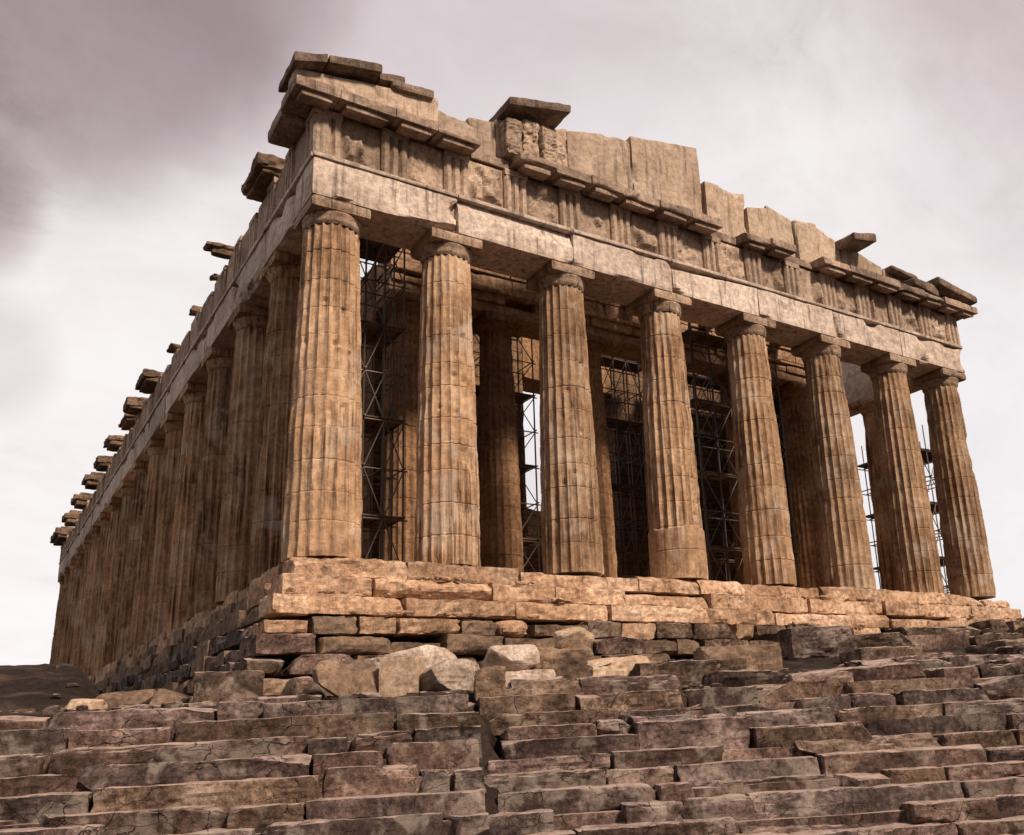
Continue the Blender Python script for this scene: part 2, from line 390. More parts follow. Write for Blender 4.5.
M_PLK = stone('plank_wood', (0.06, 0.04, 0.028), (0.13, 0.085, 0.055), (0.2, 0.14, 0.09), 0.4, 3.0, 0.4)

# ------------------------------------------------------------------ the ground
EL = math.radians(-24)
E1 = np.array([math.cos(EL), math.sin(EL)]); E2 = np.array([-math.sin(EL), math.cos(EL)])
P0 = np.array([-1.3, -13.3])
NL, NR = 8, 11
RIS_L, RIS_R, GO_L, GO_R = 0.245, 0.215, 0.29, 0.29
ZL, ZR = -5.80, -6.28
def st(x, y):
    dx, dy = x - P0[0], y - P0[1]
    return dx * E1[0] + dy * E1[1], dx * E2[0] + dy * E2[1]
def xy(s, t): return P0[0] + s * E1[0] + t * E2[0], P0[1] + s * E1[1] + t * E2[1]
def smooth(a): a = np.clip(a, 0, 1); return a * a * (3 - 2 * a)
def gz(x, y):
    x = np.asarray(x, float); y = np.asarray(y, float)
    s, t = st(x, y)
    zf = -3.75 + np.clip(x, -6, 36) / 30 * 2.35                       # along the foot of the west front
    tf = np.maximum((-2 + 13.3 + 0.4067 * s) / 0.9135, 4.0)
    ztop = np.where(s < 0, ZL + RIS_L * (NL - 1), ZR + RIS_R * (NR - 1)) - 0.06
    tt = np.where(s < 0, GO_L * NL, GO_R * NR)
    up = ztop + (zf - ztop) * smooth((t - tt) / np.maximum(tf - tt, 1.0)) ** 0.9
    prof = np.where(s < 0, ZL + RIS_L * (np.clip(t / GO_L, -1.0, NL) - 1.0), ZR + RIS_R * (np.clip(t / GO_R, -1.0, NR) - 1.0)) - 0.30
    gul = np.exp(-((s + 0.05) / 0.35) ** 2) * 0.35
    z = np.where(t < tt, prof, up) - np.where(t < tt + 1.0, gul, 0)
    # north flank
    zn = -3.75 + np.clip(y, 0, 70) / 70 * 1.2
    w = smooth((-1.0 - x) / 3.0) * smooth((y + 4) / 4)
    z = z * (1 - w) + zn * w
    z = np.where((x > -0.5) & (x < 31.5) & (y > 1) & (y < 69), np.minimum(z, -2.2), z)
    z = z + 1.85 * smooth((-2.0 - x) / 1.6) * smooth((y - 4) / 9) * smooth((60 - y) / 20)
    far = smooth((np.hypot(x - 15, y - 20) - 70) / 80)
    z = z * (1 - far) + (-6.0) * far
    return z
def build_ground():
    def axis(lo, hi, step, far):
        a = list(np.arange(lo, hi + 1e-6, step)); d = step
        p = hi
        while p < far: d *= 1.35; p += d; a.append(p)
        p = lo; d = step
        while p > -far: d *= 1.35; p -= d; a.insert(0, p)
        return np.array(a)
    X = axis(-16, 36, 0.25, 900); Y = axis(-24, 24, 0.25, 900)
    gx, gy = np.meshgrid(X, Y, indexing='ij'); x = gx.ravel(); y = gy.ravel()
    z = gz(x, y)
    P = np.stack([x, y, np.zeros_like(x)], 1)
    near = np.hypot(x - 5, y + 8) < 80
    z = z + np.where(near, 0.12 * fbm(P, 0.9, 4, 3) + 0.10 * np.abs(fbm(P, 2.6, 3, 8)), 0)
    P[:, 2] = z
    n, m = len(X), len(Y); I = np.arange(n * m).reshape(n, m)
    F = np.stack([I[:-1, :-1], I[1:, :-1], I[1:, 1:], I[:-1, 1:]], -1).reshape(-1, 4)
    o = link('ground', mesh('ground', P, F, M_GRD)); o['kind'] = 'structure'
build_ground()

# ------------------------------------------------------------------ the temple
WX, LY = 30.88, 69.5
CXS = [1.02, 4.70] + [4.70 + 4.296 * k for k in range(1, 6)] + [29.86]
CYS = [1.02, 4.70] + [4.70 + 4.293 * k for k in range(1, 14)] + [64.80, 68.48]
temple = thing('ancient_temple', 'large ruined Doric temple of brown weathered marble with broken pediment on its stepped base', 'temple', (15.44, 34.75, -3.6))

# --- stepped base: three steps, each of separate worn blocks
NS = [5000]
def seed(): NS[0] += 1; return NS[0]
def step_run(parent, name, horizontal, fixed, a0, a1, z0, z1, depth, avg, mat, seg=0.14, worn=1.0, proud=0.0):
    """a row of blocks; horizontal=True runs along x with its face at y=fixed, else along y with its face at x=fixed"""
    p = a0
    while p < a1 - 0.2:
        L = min(avg * RNG.uniform(0.65, 1.4), a1 - p)
        if a1 - p - L < 0.5: L = a1 - p
        j = RNG.uniform(-0.03, 0.05) * worn + (RNG.random() < 0.10 * worn) * RNG.uniform(0.04, 0.16)
        dz = -RNG.random() * 0.03 * worn - (RNG.random() < 0.12 * worn) * RNG.uniform(0.05, 0.16)
        if horizontal: lo, hi = (p + .003, fixed + j, z0), (p + L - .003, fixed + depth, z1 + dz)
        else: lo, hi = (fixed + j, p + .006, z0), (fixed + depth, p + L - .006, z1 + dz)
        V, F = rough_box(lo, hi, seg, 0.03, 0.034 * worn, 2.0, 0.20 * worn, seed(), cap=44, strata=.03 * worn, cuts=RNG.randint(1, 5), cutd=RNG.choice([.12, .25, .4]))
        sub(name, V, F, mat if not isinstance(mat, list) else RNG.choice(mat), parent)
        p += L
plat = []
for k in range(3):
    z1 = -0.53 * k; z0 = z1 - 0.53 - 0.02; o = 0.70 * k / 2
    V, F = rough_box((0.9 - o, 0.9 - o, z0 + .03), (30.0 + o, 68.6 + o, z1 - 0.03), 3.0, 0.01, 0.005, 1, 0, k)
    st_ = sub('platform_step', V, F, M_BASE, temple)
    step_run(st_, 'step_block', True, -o, -o, WX + o, z0, z1, 1.3, 3.1, M_BASE, 0.085, 1.7)
    step_run(st_, 'step_block', False, -o, 1.3 - o, 40, z0, z1, 1.3, 2.0, [M_BASE] if k == 0 else [M_BASE, M_FND] if k == 1 else [M_FND], 0.15, 1.7)
    step_run(st_, 'step_block', False, -o, 40.01, LY + o, z0, z1, 1.3, 4.3, M_BASE, 0.4, 1.0)
    step_run(st_, 'step_block', False, WX + o - 1.3, 1.3 - o, 30, z0, z1, 1.3, 4.3, M_BASE, 0.4, 1.0)
# --- foundation courses under the steps, stepping down towards the corner
V, F = rough_box((0.4, 0.4, -4.5), (30.5, 69.1, -1.63), 3.0, 0.01, 0.005, 1, 0, 7)
fnd = sub('foundation', V, F, M_FND, temple)
for k, (off, x1, ymax) in enumerate([(0.95, 31.9, 45), (1.15, 24, 34), (1.35, 17, 24), (1.75, 11, 12)]):
    z1 = -1.60 - 0.50 * k; z0 = z1 - 0.52
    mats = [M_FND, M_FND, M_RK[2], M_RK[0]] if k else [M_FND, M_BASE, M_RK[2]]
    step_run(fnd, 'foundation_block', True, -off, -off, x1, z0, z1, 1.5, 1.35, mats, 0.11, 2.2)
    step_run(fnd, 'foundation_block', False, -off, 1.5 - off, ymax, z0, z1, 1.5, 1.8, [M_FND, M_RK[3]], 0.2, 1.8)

# --- columns
def shaft_mesh(R0, R1, H, sd, nz=76, rad=6, bare=None, dents=(), drums=11, wear=1.0):
    nf = 20; n = nf * rad
    th = np.arange(n) / n * 2 * math.pi
    zs = np.linspace(0, H, nz)
    dj = np.array([H * (k + RNG.uniform(-.12, .12)) / drums for k in range(1, drums)])
    extra = np.concatenate([dj - 0.03, dj, dj + 0.03]); zs = np.sort(np.concatenate([zs, extra])); nz = len(zs)
    T, Z = np.meshgrid(th, zs); t = T.ravel(); z = Z.ravel()
    f = z / H
    R = R0 + (R1 - R0) * f + 0.018 * np.sin(f * math.pi)
    ph = (np.arange(n) % rad) / rad
    fl = np.tile(1 - (2 * ph - 1) ** 2, nz)                       # 0 on the arris, 1 in the hollow
    P = np.stack([np.cos(t) * R, np.sin(t) * R, z], 1)
    Q = P + sd * 3.7
    wn_ = fbm(Q, 0.75, 4, sd)
    dep = 0.085 * R
    worn = np.clip(0.15 + wn_ * 1.8 * wear, 0, 1)                 # where the arrises are broken away
    d = dep * fl + np.where(fl < 0.3, worn * dep * 0.55 * (1 - fl / 0.3), 0)
    d = d + 0.030 * wear * np.clip(fbm(Q, 2.3, 3, sd + 3), 0, 1) + 0.10 * wear * np.clip(fbm(Q, 1.1, 3, sd + 6) - 0.33, 0, 1) * 1.6
    d = d + 0.022 * wear * np.clip(fbm(Q * [1, 1, .55], 6.0, 3, sd + 15), -.3, 1)
    if bare is not None:
        w = smooth((bare - z + 0.15 * fbm(Q, 1.5, 2, sd)) / 0.06)
        d = d * (1 - w) + w * (-0.012)
    for zj in dj: d = d + 0.022 * np.exp(-((z - zj) / 0.016) ** 2) * RNG.uniform(.4, 1.3)
    for (ta, za, rr, dd) in dents:
        da = np.arctan2(np.sin(t - ta), np.cos(t - ta)) * R
        d = d + dd * np.exp(-(da ** 2 + (z - za) ** 2) / rr ** 2)
    # chipped foot
    d = d + 0.14 * np.exp(-z / 0.25) * np.clip(fbm(Q, 1.4, 3, sd + 11), 0, 1)
    k = (R - d) / R
    P = np.stack([P[:, 0] * k, P[:, 1] * k, z], 1)
    I = np.arange(nz * n).reshape(nz, n); J = np.roll(I, -1, 1)
    F = np.stack([I[:-1], J[:-1], J[1:], I[1:]], -1).reshape(-1, 4).tolist()
    F.append(I[-1].tolist()); F.append(I[0][::-1].tolist())
    return P, F
def capital_mesh(R1, zn, ztop, half, sd, seg=0.13):
    """echinus flaring from the neck, square abacus above"""
    ze = zn + (ztop - zn) * 0.52
    prof = [(R1 * 0.97, zn), (R1 + 0.01, zn + .05), (R1 + .03, zn + 0.09), (R1 + (half - R1) * .45, zn + (ze - zn) * .55), (R1 + (half - R1) * .85, zn + (ze - zn) * .88), (half - 0.03, ze), (half - .10, ze + .004)]
    n = 40; V = []
    for r, z in prof:
        for k in range(n):
            V.append((r * math.cos(2 * math.pi * k / n), r * math.sin(2 * math.pi * k / n), z))
    V = np.array(V); V = V * (1 - 0.05 * np.clip(fbm(V + sd, 1.5, 3, sd), 0, 1))[:, None] ** np.array([1, 1, 0])
    F = []
    for i in range(len(prof) - 1):
        for k in range(n): F.append([i * n + k, i * n + (k + 1) % n, (i + 1) * n + (k + 1) % n, (i + 1) * n + k])
    B = rough_box((-half, -half, ze), (half, half, ztop - 0.004), seg, 0.05, 0.025, 1.5, 0.28, sd)
    return join([(V, F), B])
HC = 10.43; ZN = 9.72
def add_column(x, y, sh, cp, rot=0.0, z=0.0, name='column', sub_name='capital'):
    o = bpy.data.objects.new(name, sh); COL.objects.link(o); o.location = (x, y, z); o.rotation_euler = (0, 0, rot)
    o['_w'] = (x, y, z); o.parent = temple; o.matrix_parent_inverse = Matrix.Translation(-temple.location)
    c_ = bpy.data.objects.new(sub_name, cp); COL.objects.link(c_); c_.parent = o
    c_.rotation_euler = (0, 0, -rot)
    return o
front = []
for i, x in enumerate(CXS):
    corner = i in (0, 7)
    R0 = (1.06 if i == 0 else 0.99) if corner else 0.985; R1 = 0.80 if i == 0 else 0.765
    dents = []
    if i in (0, 1, 2):
        a0 = math.radians(-108)
        for q in range(7): dents.append((a0 + RNG.uniform(-.5, .6), RNG.uniform(2.5, 7.5), 0.07, 0.09))
    if i == 0: dents += [(math.radians(-90), 6.0, .07, .1), (math.radians(-66), 6.0, .07, .1), (math.radians(-90), 5.65, .07, .1), (math.radians(-66), 5.65, .07, .1)]
    if i == 1: dents += [(math.radians(-75), 5.6, .09, .1), (math.radians(-60), 5.5, .09, .1), (math.radians(-80), 3.3, .25, .14), (math.radians(-62), 3.1, .25, .12)]
    sh = mesh('column', *shaft_mesh(R0, R1, ZN, 100 + i, bare=1.75 if i == 3 else None, dents=dents, wear=1.25 if i in (3, 4, 7) else 1.0), M_COL, smooth=False)
    cp = mesh('capital', *capital_mesh(R1, ZN, HC, 0.88, 200 + i, .1), M_CAP)
    o = add_column(x, 1.02, sh, cp)
    if i == 3: o['label'] = 'column with a smooth squared patch of new marble at its foot'
pool = []
for i in range(5):
    pool.append((mesh('column', *shaft_mesh(0.952, 0.742, ZN, 300 + i, nz=60), M_COLF), mesh('capital', *capital_mesh(0.742, ZN, HC, 0.89, 320 + i, .2), M_COLF)))
lite = (mesh('column', *shaft_mesh(0.952, 0.742, ZN, 350, nz=24, rad=4), M_COLF), mesh('capital', *capital_mesh(0.742, ZN, HC, 0.98, 351, .4), M_COLF))
for k, y in enumerate(CYS[1:]):
    sh, cp = pool[k % 5]
    add_column(1.02, y, sh, cp, rot=(k * 7 % 20) * math.pi / 10)
for k, y in enumerate(CYS[1:]):
    if 5 <= k <= 9: continue
    add_column(29.86, y, lite[0], lite[1], rot=(k * 3 % 20) * math.pi / 10)
for k, x in enumerate(CXS[1:-1]):
    add_column(x, 68.48, lite[0], lite[1], rot=(k * 3 % 20) * math.pi / 10)

# --- architrave
AF, AT = 0.13, 1.90                      # face and back from the edge of the platform
ZA, ZT, ZF, ZG = 10.43, 11.78, 13.32, 13.76
arch = None
def arch_block(parent, lo, hi, sg=0.12, am=0.035, ch=1.0):
    V, F = rough_box(lo, hi, sg, 0.035, am, 1.2, ch, seed(), cuts=RNG.randint(0, 4), cutd=.30)
    return sub('architrave_block', V, F, M_ENT, parent)
V, F = rough_box((AF + .25, AF + .25, ZA + .05), (WX - AF - .25, AT - .03, ZT - .03), 2.0, .01, .004, 1, 0, 1)
arch = sub('architrave', V, F, M_ENT, temple)
xs = [AF] + CXS[1:-1] + [WX - AF]
for a, b in zip(xs[:-1], xs[1:]):
    arch_block(arch, (a + .012, AF, ZA), (b - .012, AT, ZT - 0.13))
V, F = join([rough_box((a + .008, AF - .06, ZT - .128), (b - .008, AT - .2, ZT), 0.12, .02, .02, 1.6, .16, seed()) for a, b in zip(xs[:-1], xs[1:])])
sub('taenia', V, F, M_ENT, arch)
ys = [AT] + CYS[1:-1] + [LY - AF]
V, F = rough_box((AF + .25, AT, ZA + .05), (AT - .05, LY - .4, ZT - .03), 2.0, .01, .004, 1, 0, 1)
archn = sub('architrave', V, F, M_ENT, temple)
for a, b in zip(ys[:-1], ys[1:]):
    arch_block(archn, (AF, a + .012, ZA), (AT, b - .012, ZT - .13), 0.22)
V, F = join([rough_box((AF - .06, a + .008, ZT - .128), (AT - .2, b - .008, ZT), 0.2, .02, .02, 1.6, .18, seed()) for a, b in zip([AF + .02] + ys[1:-1], ys[1:])])
sub('taenia', V, F, M_ENT, archn)
for (a, b) in ((AT, 21), (51, LY - AF)):
    V, F = rough_box((WX - AT, a, ZA), (WX - AF, b, ZG), 0.8, .03, .03, 1, .2, seed()); sub('architrave', V, F, M_ENT, temple)
V, F = rough_box((AT, LY - AT, ZA), (WX - AT, LY - AF, ZG), 0.8, .03, .03, 1, .2, seed()); sub('architrave', V, F, M_ENT, temple)

# --- frieze: backing, triglyphs, carved metopes
TW = 0.845
def triglyph_mesh(w, h, dpt, sd, nzs=9):
    pr = [(-w / 2, 0.09), (-w / 2 + .07, 0), (-w / 6 - .075, 0), (-w / 6, 0.115), (-w / 6 + .075, 0), (w / 6 - .075, 0), (w / 6, 0.115), (w / 6 + .075, 0), (w / 2 - .07, 0), (w / 2, .09), (w / 2, dpt), (-w / 2, dpt)]
    V = []; n = len(pr); zz = list(np.linspace(0, h * .86, nzs)) + [h * .861, h]
    for iz, z in enumerate(zz):
        for (x, y) in pr: V.append((x, y if iz < nzs or y == dpt else -0.015, z))
    V = np.array(V); dd = fbm(V + sd * 2.1, 2.2, 3, sd)
    V[:, 1] += np.where(V[:, 1] < dpt, 0.05 * np.clip(dd, -0.2, 1) + 0.10 * np.clip(fbm(V + sd, 1.1, 2, sd + 2) - .25, 0, 1), 0)
    F = []
    for i in range(len(zz) - 1):
        for k in range(n): F.append([i * n + k, i * n + (k + 1) % n, (i + 1) * n + (k + 1) % n, (i + 1) * n + k])
    F.append(list(range(n))[::-1]); F.append([(len(zz) - 1) * n + k for k in range(n)])
    return V, F
def metope(x0, x1, y, z0, z1, sd):
    nx, nz_ = 20, 20
    gx, gz_ = np.meshgrid(np.linspace(x0, x1, nx), np.linspace(z0, z1, nz_), indexing='ij')
    P = np.stack([gx.ravel(), np.full(nx * nz_, y), gz_.ravel()], 1)
    u = (P[:, 0] - x0) / (x1 - x0); v = (P[:, 2] - z0) / (z1 - z0)
    win = smooth(np.minimum(np.minimum(u, 1 - u), np.minimum(v, 1 - v)) * 6)
    rel = np.clip(fbm((P + sd * 1.7) * [1.5, 1, .8], 1.5, 4, sd) * 1.5 + 0.1, 0, .9)
    P[:, 1] -= win * rel * 0.34 - 0.01
    P[:, 1] += 0.02 * fbm(P, 5, 2, sd)
    I = np.arange(nx * nz_).reshape(nx, nz_)
    F = np.stack([I[:-1, :-1], I[1:, :-1], I[1:, 1:], I[:-1, 1:]], -1).reshape(-1, 4).tolist()
    # close it behind so the slab has thickness
    B = P.copy(); B[:, 1] = y + 0.25
    n0 = len(P); P = np.vstack([P, B]); F += [[q + n0 for q in f[::-1]] for f in F]
    rim = list(I[0]) + list(I[1:, -1]) + list(I[-1, -2::-1]) + list(I[-2:0:-1, 0])
    for a, b in zip(rim, rim[1:] + rim[:1]): F.append([int(b), int(a), int(a) + n0, int(b) + n0])
    return P, F
V, F = rough_box((AF + .30, AF + .30, ZT + .005), (WX - AF - .3, AT - .1, ZF - .005), 1.2, .01, .01, 1, 0, 4)
frz = sub('frieze', V, F, M_FRZ, temple)
tx = [AF + TW / 2]
for i in range(7):
    nxt = CXS[i + 1] if i < 6 else WX - AF - TW / 2
    tx += [(tx[-1] + nxt) / 2, nxt]
for i, x in enumerate(tx):
    V, F = triglyph_mesh(TW, ZF - ZT - .01, 0.42, 400 + i); sub('triglyph', V + [x, AF - .005, ZT + .004], F, M_FRZ, frz)
for i, (a, b) in enumerate(zip(tx[:-1], tx[1:])):
    V, F = metope(a + TW / 2 + .004, b - TW / 2 - .004, AF + 0.16, ZT + .004, ZF - .02, 430 + i); sub('metope', V, F, M_FRZ, frz)
V, F = rough_box((AF + .14, AT, ZT + .005), (AT - .3, LY - .6, ZF - .25), 1.0, .03, .03, 1, 0.1, 5)
frn = sub('frieze', V, F, M_FRZ, temple)
ty = [AF + TW / 2]
for i in range(16):
    nxt = CYS[i + 1] if i < 15 else LY - AF - TW / 2
    ty += [(ty[-1] + nxt) / 2, nxt]
for i, y in enumerate(ty):
    V, F = triglyph_mesh(TW, ZF - ZT - .01 - (0 if i < 3 else RNG.choice([0, 0, .06, .2, .35])), 0.42, 460 + i, 5)
    V = V @ _rz(-math.pi / 2).T
    sub('triglyph', V + [AF - .004, y, ZT + .004], F, M_FRZ, frn)
for i, (a, b) in enumerate(zip(ty[:-1], ty[1:])):
    V, F = rough_box((AF + .06, a + TW / 2 + .01, ZT + .006), (AF + .40, b - TW / 2 - .01, ZF - RNG.choice([.02, .05, .1, .3])), .2, .03, .03, 1.6, .1, 500 + i)
    sub('metope', V, F, M_FRZ, frn)

# --- cornice: blocks along the front, ragged where they are broken away
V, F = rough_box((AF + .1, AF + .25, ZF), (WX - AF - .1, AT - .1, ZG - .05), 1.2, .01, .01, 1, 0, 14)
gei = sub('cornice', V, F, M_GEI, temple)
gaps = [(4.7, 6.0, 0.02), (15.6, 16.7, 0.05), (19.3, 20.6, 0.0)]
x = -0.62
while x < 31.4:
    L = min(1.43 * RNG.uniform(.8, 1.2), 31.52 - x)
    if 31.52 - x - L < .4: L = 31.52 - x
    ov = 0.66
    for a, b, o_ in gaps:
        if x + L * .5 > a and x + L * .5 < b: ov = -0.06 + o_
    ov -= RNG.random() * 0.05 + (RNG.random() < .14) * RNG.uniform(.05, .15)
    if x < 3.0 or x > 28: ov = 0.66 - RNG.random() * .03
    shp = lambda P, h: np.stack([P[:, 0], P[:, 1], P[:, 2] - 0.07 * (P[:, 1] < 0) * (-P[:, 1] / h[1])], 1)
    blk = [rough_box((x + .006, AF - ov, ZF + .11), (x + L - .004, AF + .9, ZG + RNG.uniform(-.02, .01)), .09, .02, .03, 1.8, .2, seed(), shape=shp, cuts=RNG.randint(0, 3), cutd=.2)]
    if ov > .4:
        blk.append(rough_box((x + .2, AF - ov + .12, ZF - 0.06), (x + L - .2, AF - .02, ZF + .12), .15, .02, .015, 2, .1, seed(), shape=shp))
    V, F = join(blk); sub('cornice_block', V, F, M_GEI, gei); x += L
# north flank: only scattered cornice blocks still stand
V, F = rough_box((AF - .70, AF + .93, ZF + .005), (AF + .9, 2.7, ZG), .14, .04, .04, 1.6, .2, 901)
gen = sub('cornice', V, F, M_GEI, temple)
for (y0, y1, ov, dz0, dz1) in [(4.05, 6.3, .62, -.02, .02), (10.2, 10.9, .85, .05, -.02), (12.7, 13.2, .12, 0, -.2), (16.2, 16.9, .16, 0, -.1), (20.5, 21.4, .2, 0, -.2), (24.9, 27.3, .66, 0, .05), (29.4, 31.0, .72, -.1, .12), (31.6, 34.0, .5, 0, -.05), (36.6, 38.6, .72, 0, .1), (41.6, 43.6, .66, 0, .05), (46.8, 48.6, .8, .1, .1), (53, 55, .78, .15, .2), (59.3, 61.4, .8, .15, .2), (65.4, 69.9, .85, .05, .2)]:
    up = ZG + dz1 + RNG.uniform(.0, .22)
    pc = [rough_box((AF - ov, y0, ZF + .18 + dz0), (AF + 1.1, y1, up), .11, .06, .09, 1.5, .4, seed(), strata=.09)]
    if ov > .4: pc.append(rough_box((AF - ov * .72, y0 + .12, ZF + .006), (AF + .9, y1 - .15, ZF + .24 + dz0), .12, .05, .06, 2, .3, seed(), strata=.06))
    if ov > .75 and y1 - y0 > 1.8: pc.append(rough_box((AF - ov * .5, y0 + RNG.uniform(.2, .5), up - .03), (AF + .9, y1 - RNG.uniform(.1, .9), up + RNG.uniform(.15, .42)), .12, .05, .09, 2, .4, seed(), strata=.08))
    V, F = join(pc)
    sub('cornice_block', V, F, M_FND, gen)

# --- pediment
ZP = ZG - 0.04
def skew(z0a, z1a, hh):
    """top runs from z0a at the left end to z1a at the right end"""
    def f(P, h):
        k = (P[:, 2] + h[2]) / (2 * h[2]); u = (P[:, 0] + h[0]) / (2 * h[0])
        tgt = z0a + (z1a - z0a) * u
        return np.stack([P[:, 0], P[:, 1], -h[2] + k * (tgt - ZP) + (k - .0) * 0], 1)
    return f
ped = None
T = [(-.2, 2.28, 14.05, 14.85), (2.3, 2.93, 15.22, 15.36), (2.95, 3.88, 15.0, 15.26), (3.9, 5.24, 14.80, 14.82), (5.26, 6.28, 15.0, 15.22), (6.3, 9.14, 15.45, 15.95),
     (9.16, 12.0, 15.95, 16.70), (12.02, 15.36, 16.74, 17.36), (15.6, 17.73, 15.98, 16.06), (17.78, 18.92, 15.45, 15.72), (18.94, 20.42, 15.95, 15.62), (20.58, 21.88, 15.72, 15.85), (21.9, 23.3, 15.7, 15.3), (23.3, 25.98, 15.35, 14.82), (26.0, 28.4, 14.72, 14.7), (28.42, 30.4, 14.5, 14.1)]
for i, (a, b, za, zb) in enumerate(T):
    zt = max(za, zb)
    V, F = rough_box((a + .006, 0.42 + RNG.uniform(-.04, .04), ZP), (b - .006, 1.15, zt), .10, .04, .05, 1.5, .5, 700 + i, cuts=0, shape=skew(za, zb, 0))
    if ped is None: ped = sub('pediment', V, F, M_TYM, temple)
    else: sub('tympanum_block', V, F, M_TYM, ped)
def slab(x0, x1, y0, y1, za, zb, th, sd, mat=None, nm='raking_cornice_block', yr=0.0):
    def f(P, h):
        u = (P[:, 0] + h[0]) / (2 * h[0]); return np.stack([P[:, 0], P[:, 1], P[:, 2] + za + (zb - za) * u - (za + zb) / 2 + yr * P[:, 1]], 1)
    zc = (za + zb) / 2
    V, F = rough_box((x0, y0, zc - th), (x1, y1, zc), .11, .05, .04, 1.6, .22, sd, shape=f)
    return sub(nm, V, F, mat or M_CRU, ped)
slab(-.72, 0.25, -.62, 1.0, 14.30, 14.66, .30, 801); slab(.27, 1.9, -.60, 1.0, 14.66, 14.98, .28, 802)
V, F = rough_box((-.60, -.22, ZP), (3.9, .40, 14.9), .12, .04, .03, 1.3, .2, 810, shape=skew(14.10, 14.80, 0)); sub('tympanum_block', V, F, M_TYM, ped)
V, F = rough_box((3.92, -.12, ZP), (5.2, .40, 14.6), .12, .04, .03, 1.3, .3, 811, shape=skew(14.5, 14.25, 0)); sub('tympanum_block', V, F, M_TYM, ped)
slab(1.92, 2.75, -.30, 1.0, 14.93, 15.10, .26, 803); slab(2.31, 3.7, -.38, 1.0, 14.78, 14.92, .30, 804)
slab(6.3, 8.75, -.55, 1.1, 15.62, 16.22, .32, 805)
slab(23.0, 24.5, -.65, 1.1, 15.30, 15.58, .40, 806)
slab(27.2, 28.9, -.35, 1.0, 14.42, 14.18, .45, 807); slab(28.7, 30.3, -.60, 1.0, 14.62, 14.36, .40, 808); slab(30.1, 31.5, -.62, 1.0, 14.38, 14.2, .34, 809)
slab(29.2, 30.7, -.30, 1.0, 14.80, 14.6, .26, 813)
slab(26.2, 28.0, .0, 1.0, 14.85, 14.68, .2, 814)
# headless, limbless remains of carved figures under the slab
for i, (x0, x1, z1, dy) in enumerate([(6.35, 7.05, 15.1, .0), (7.0, 7.75, 15.35, .1), (7.7, 8.35, 15.2, -.05), (8.3, 8.8, 14.9, .05)]):
    V, F = rough_box((x0, -.22 + dy, ZP), (x1, .44, z1), .07, .12, .13, 2.2, .4, 840 + i, strata=.1)
    sub('carved_fragment', V, F, M_FRZ, ped)

# --- inside: platform of the inner room, porch columns, walls and roof beams
def inner_box(name, lo, hi, m, sg=.5, am=.03, ch=.1, parent=None):
    V, F = rough_box(lo, hi, sg, .03, am, 1.0, ch, seed()); return sub(name, V, F, m, parent or temple)
inner_box('inner_step', (4.2, 4.5, -.05), (26.7, 64, .35), M_BASE)
inner_box('inner_step', (4.5, 4.85, .34), (26.4, 63.6, .70), M_BASE)
ish = [mesh('porch_column', *shaft_mesh(0.83, 0.64, 9.45, 380 + q, nz=50), M_INN) for q in range(2)]
icp = mesh('capital', *capital_mesh(0.64, 9.45, 10.08, 0.85, 390, .2), M_INN)
for k, dx in enumerate((-10.0, -6.26, -2.09, 2.09, 6.26, 10.0)):
    add_column(15.44 + dx, 6.05, ish[k % 2], icp, rot=k * math.pi / 5, z=.70, name='porch_column')
ia = inner_box('inner_entablature', (4.55, 5.35, 10.79), (26.33, 6.85, 11.18), M_BASE, .2, .03, .2)
for z0, z1, y0 in ((11.19, 11.55, 5.25), (11.56, 11.70, 5.12), (11.80, 12.35, 5.35), (12.36, 12.72, 5.28), (12.80, 13.05, 5.05)):
    q = 4.6
    while q < 26.0:
        L = min(RNG.uniform(1.2, 3.2), 26.28 - q)
        if RNG.random() > .12: inner_box('entablature_block', (q + .01, y0 + RNG.uniform(-.05, .05), z0), (q + L - .01, 6.8, z1 - RNG.choice([0, 0, .05])), M_BASE, .2, .03, .25, parent=ia)
        q += L
for k in range(5):
    xb = 6.2 + k * 4.30
    V, F = rough_box((xb, AT - .25, 12.35), (xb + .62, 5.6, 13.02), .3, .03, .02, 1, .12, seed()); sub('roof_beam', V, F, M_INN, temple)
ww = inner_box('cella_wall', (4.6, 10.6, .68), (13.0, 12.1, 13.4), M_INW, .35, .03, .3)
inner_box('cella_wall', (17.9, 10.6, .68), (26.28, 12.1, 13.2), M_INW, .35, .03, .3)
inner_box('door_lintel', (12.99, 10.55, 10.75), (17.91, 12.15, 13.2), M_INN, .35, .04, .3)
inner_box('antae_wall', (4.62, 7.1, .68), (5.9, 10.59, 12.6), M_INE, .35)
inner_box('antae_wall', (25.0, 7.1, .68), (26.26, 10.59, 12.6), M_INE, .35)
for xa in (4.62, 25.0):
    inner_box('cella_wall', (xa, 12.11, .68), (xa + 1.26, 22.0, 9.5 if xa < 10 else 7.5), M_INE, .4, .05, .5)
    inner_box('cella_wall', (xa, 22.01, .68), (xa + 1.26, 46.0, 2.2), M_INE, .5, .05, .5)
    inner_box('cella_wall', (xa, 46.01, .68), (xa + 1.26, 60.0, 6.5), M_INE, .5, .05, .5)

inner_box('threshold_wall', (12.6, 15.5, .68), (19.5, 16.6, 6.1), M_INW, .35, .06, .5)
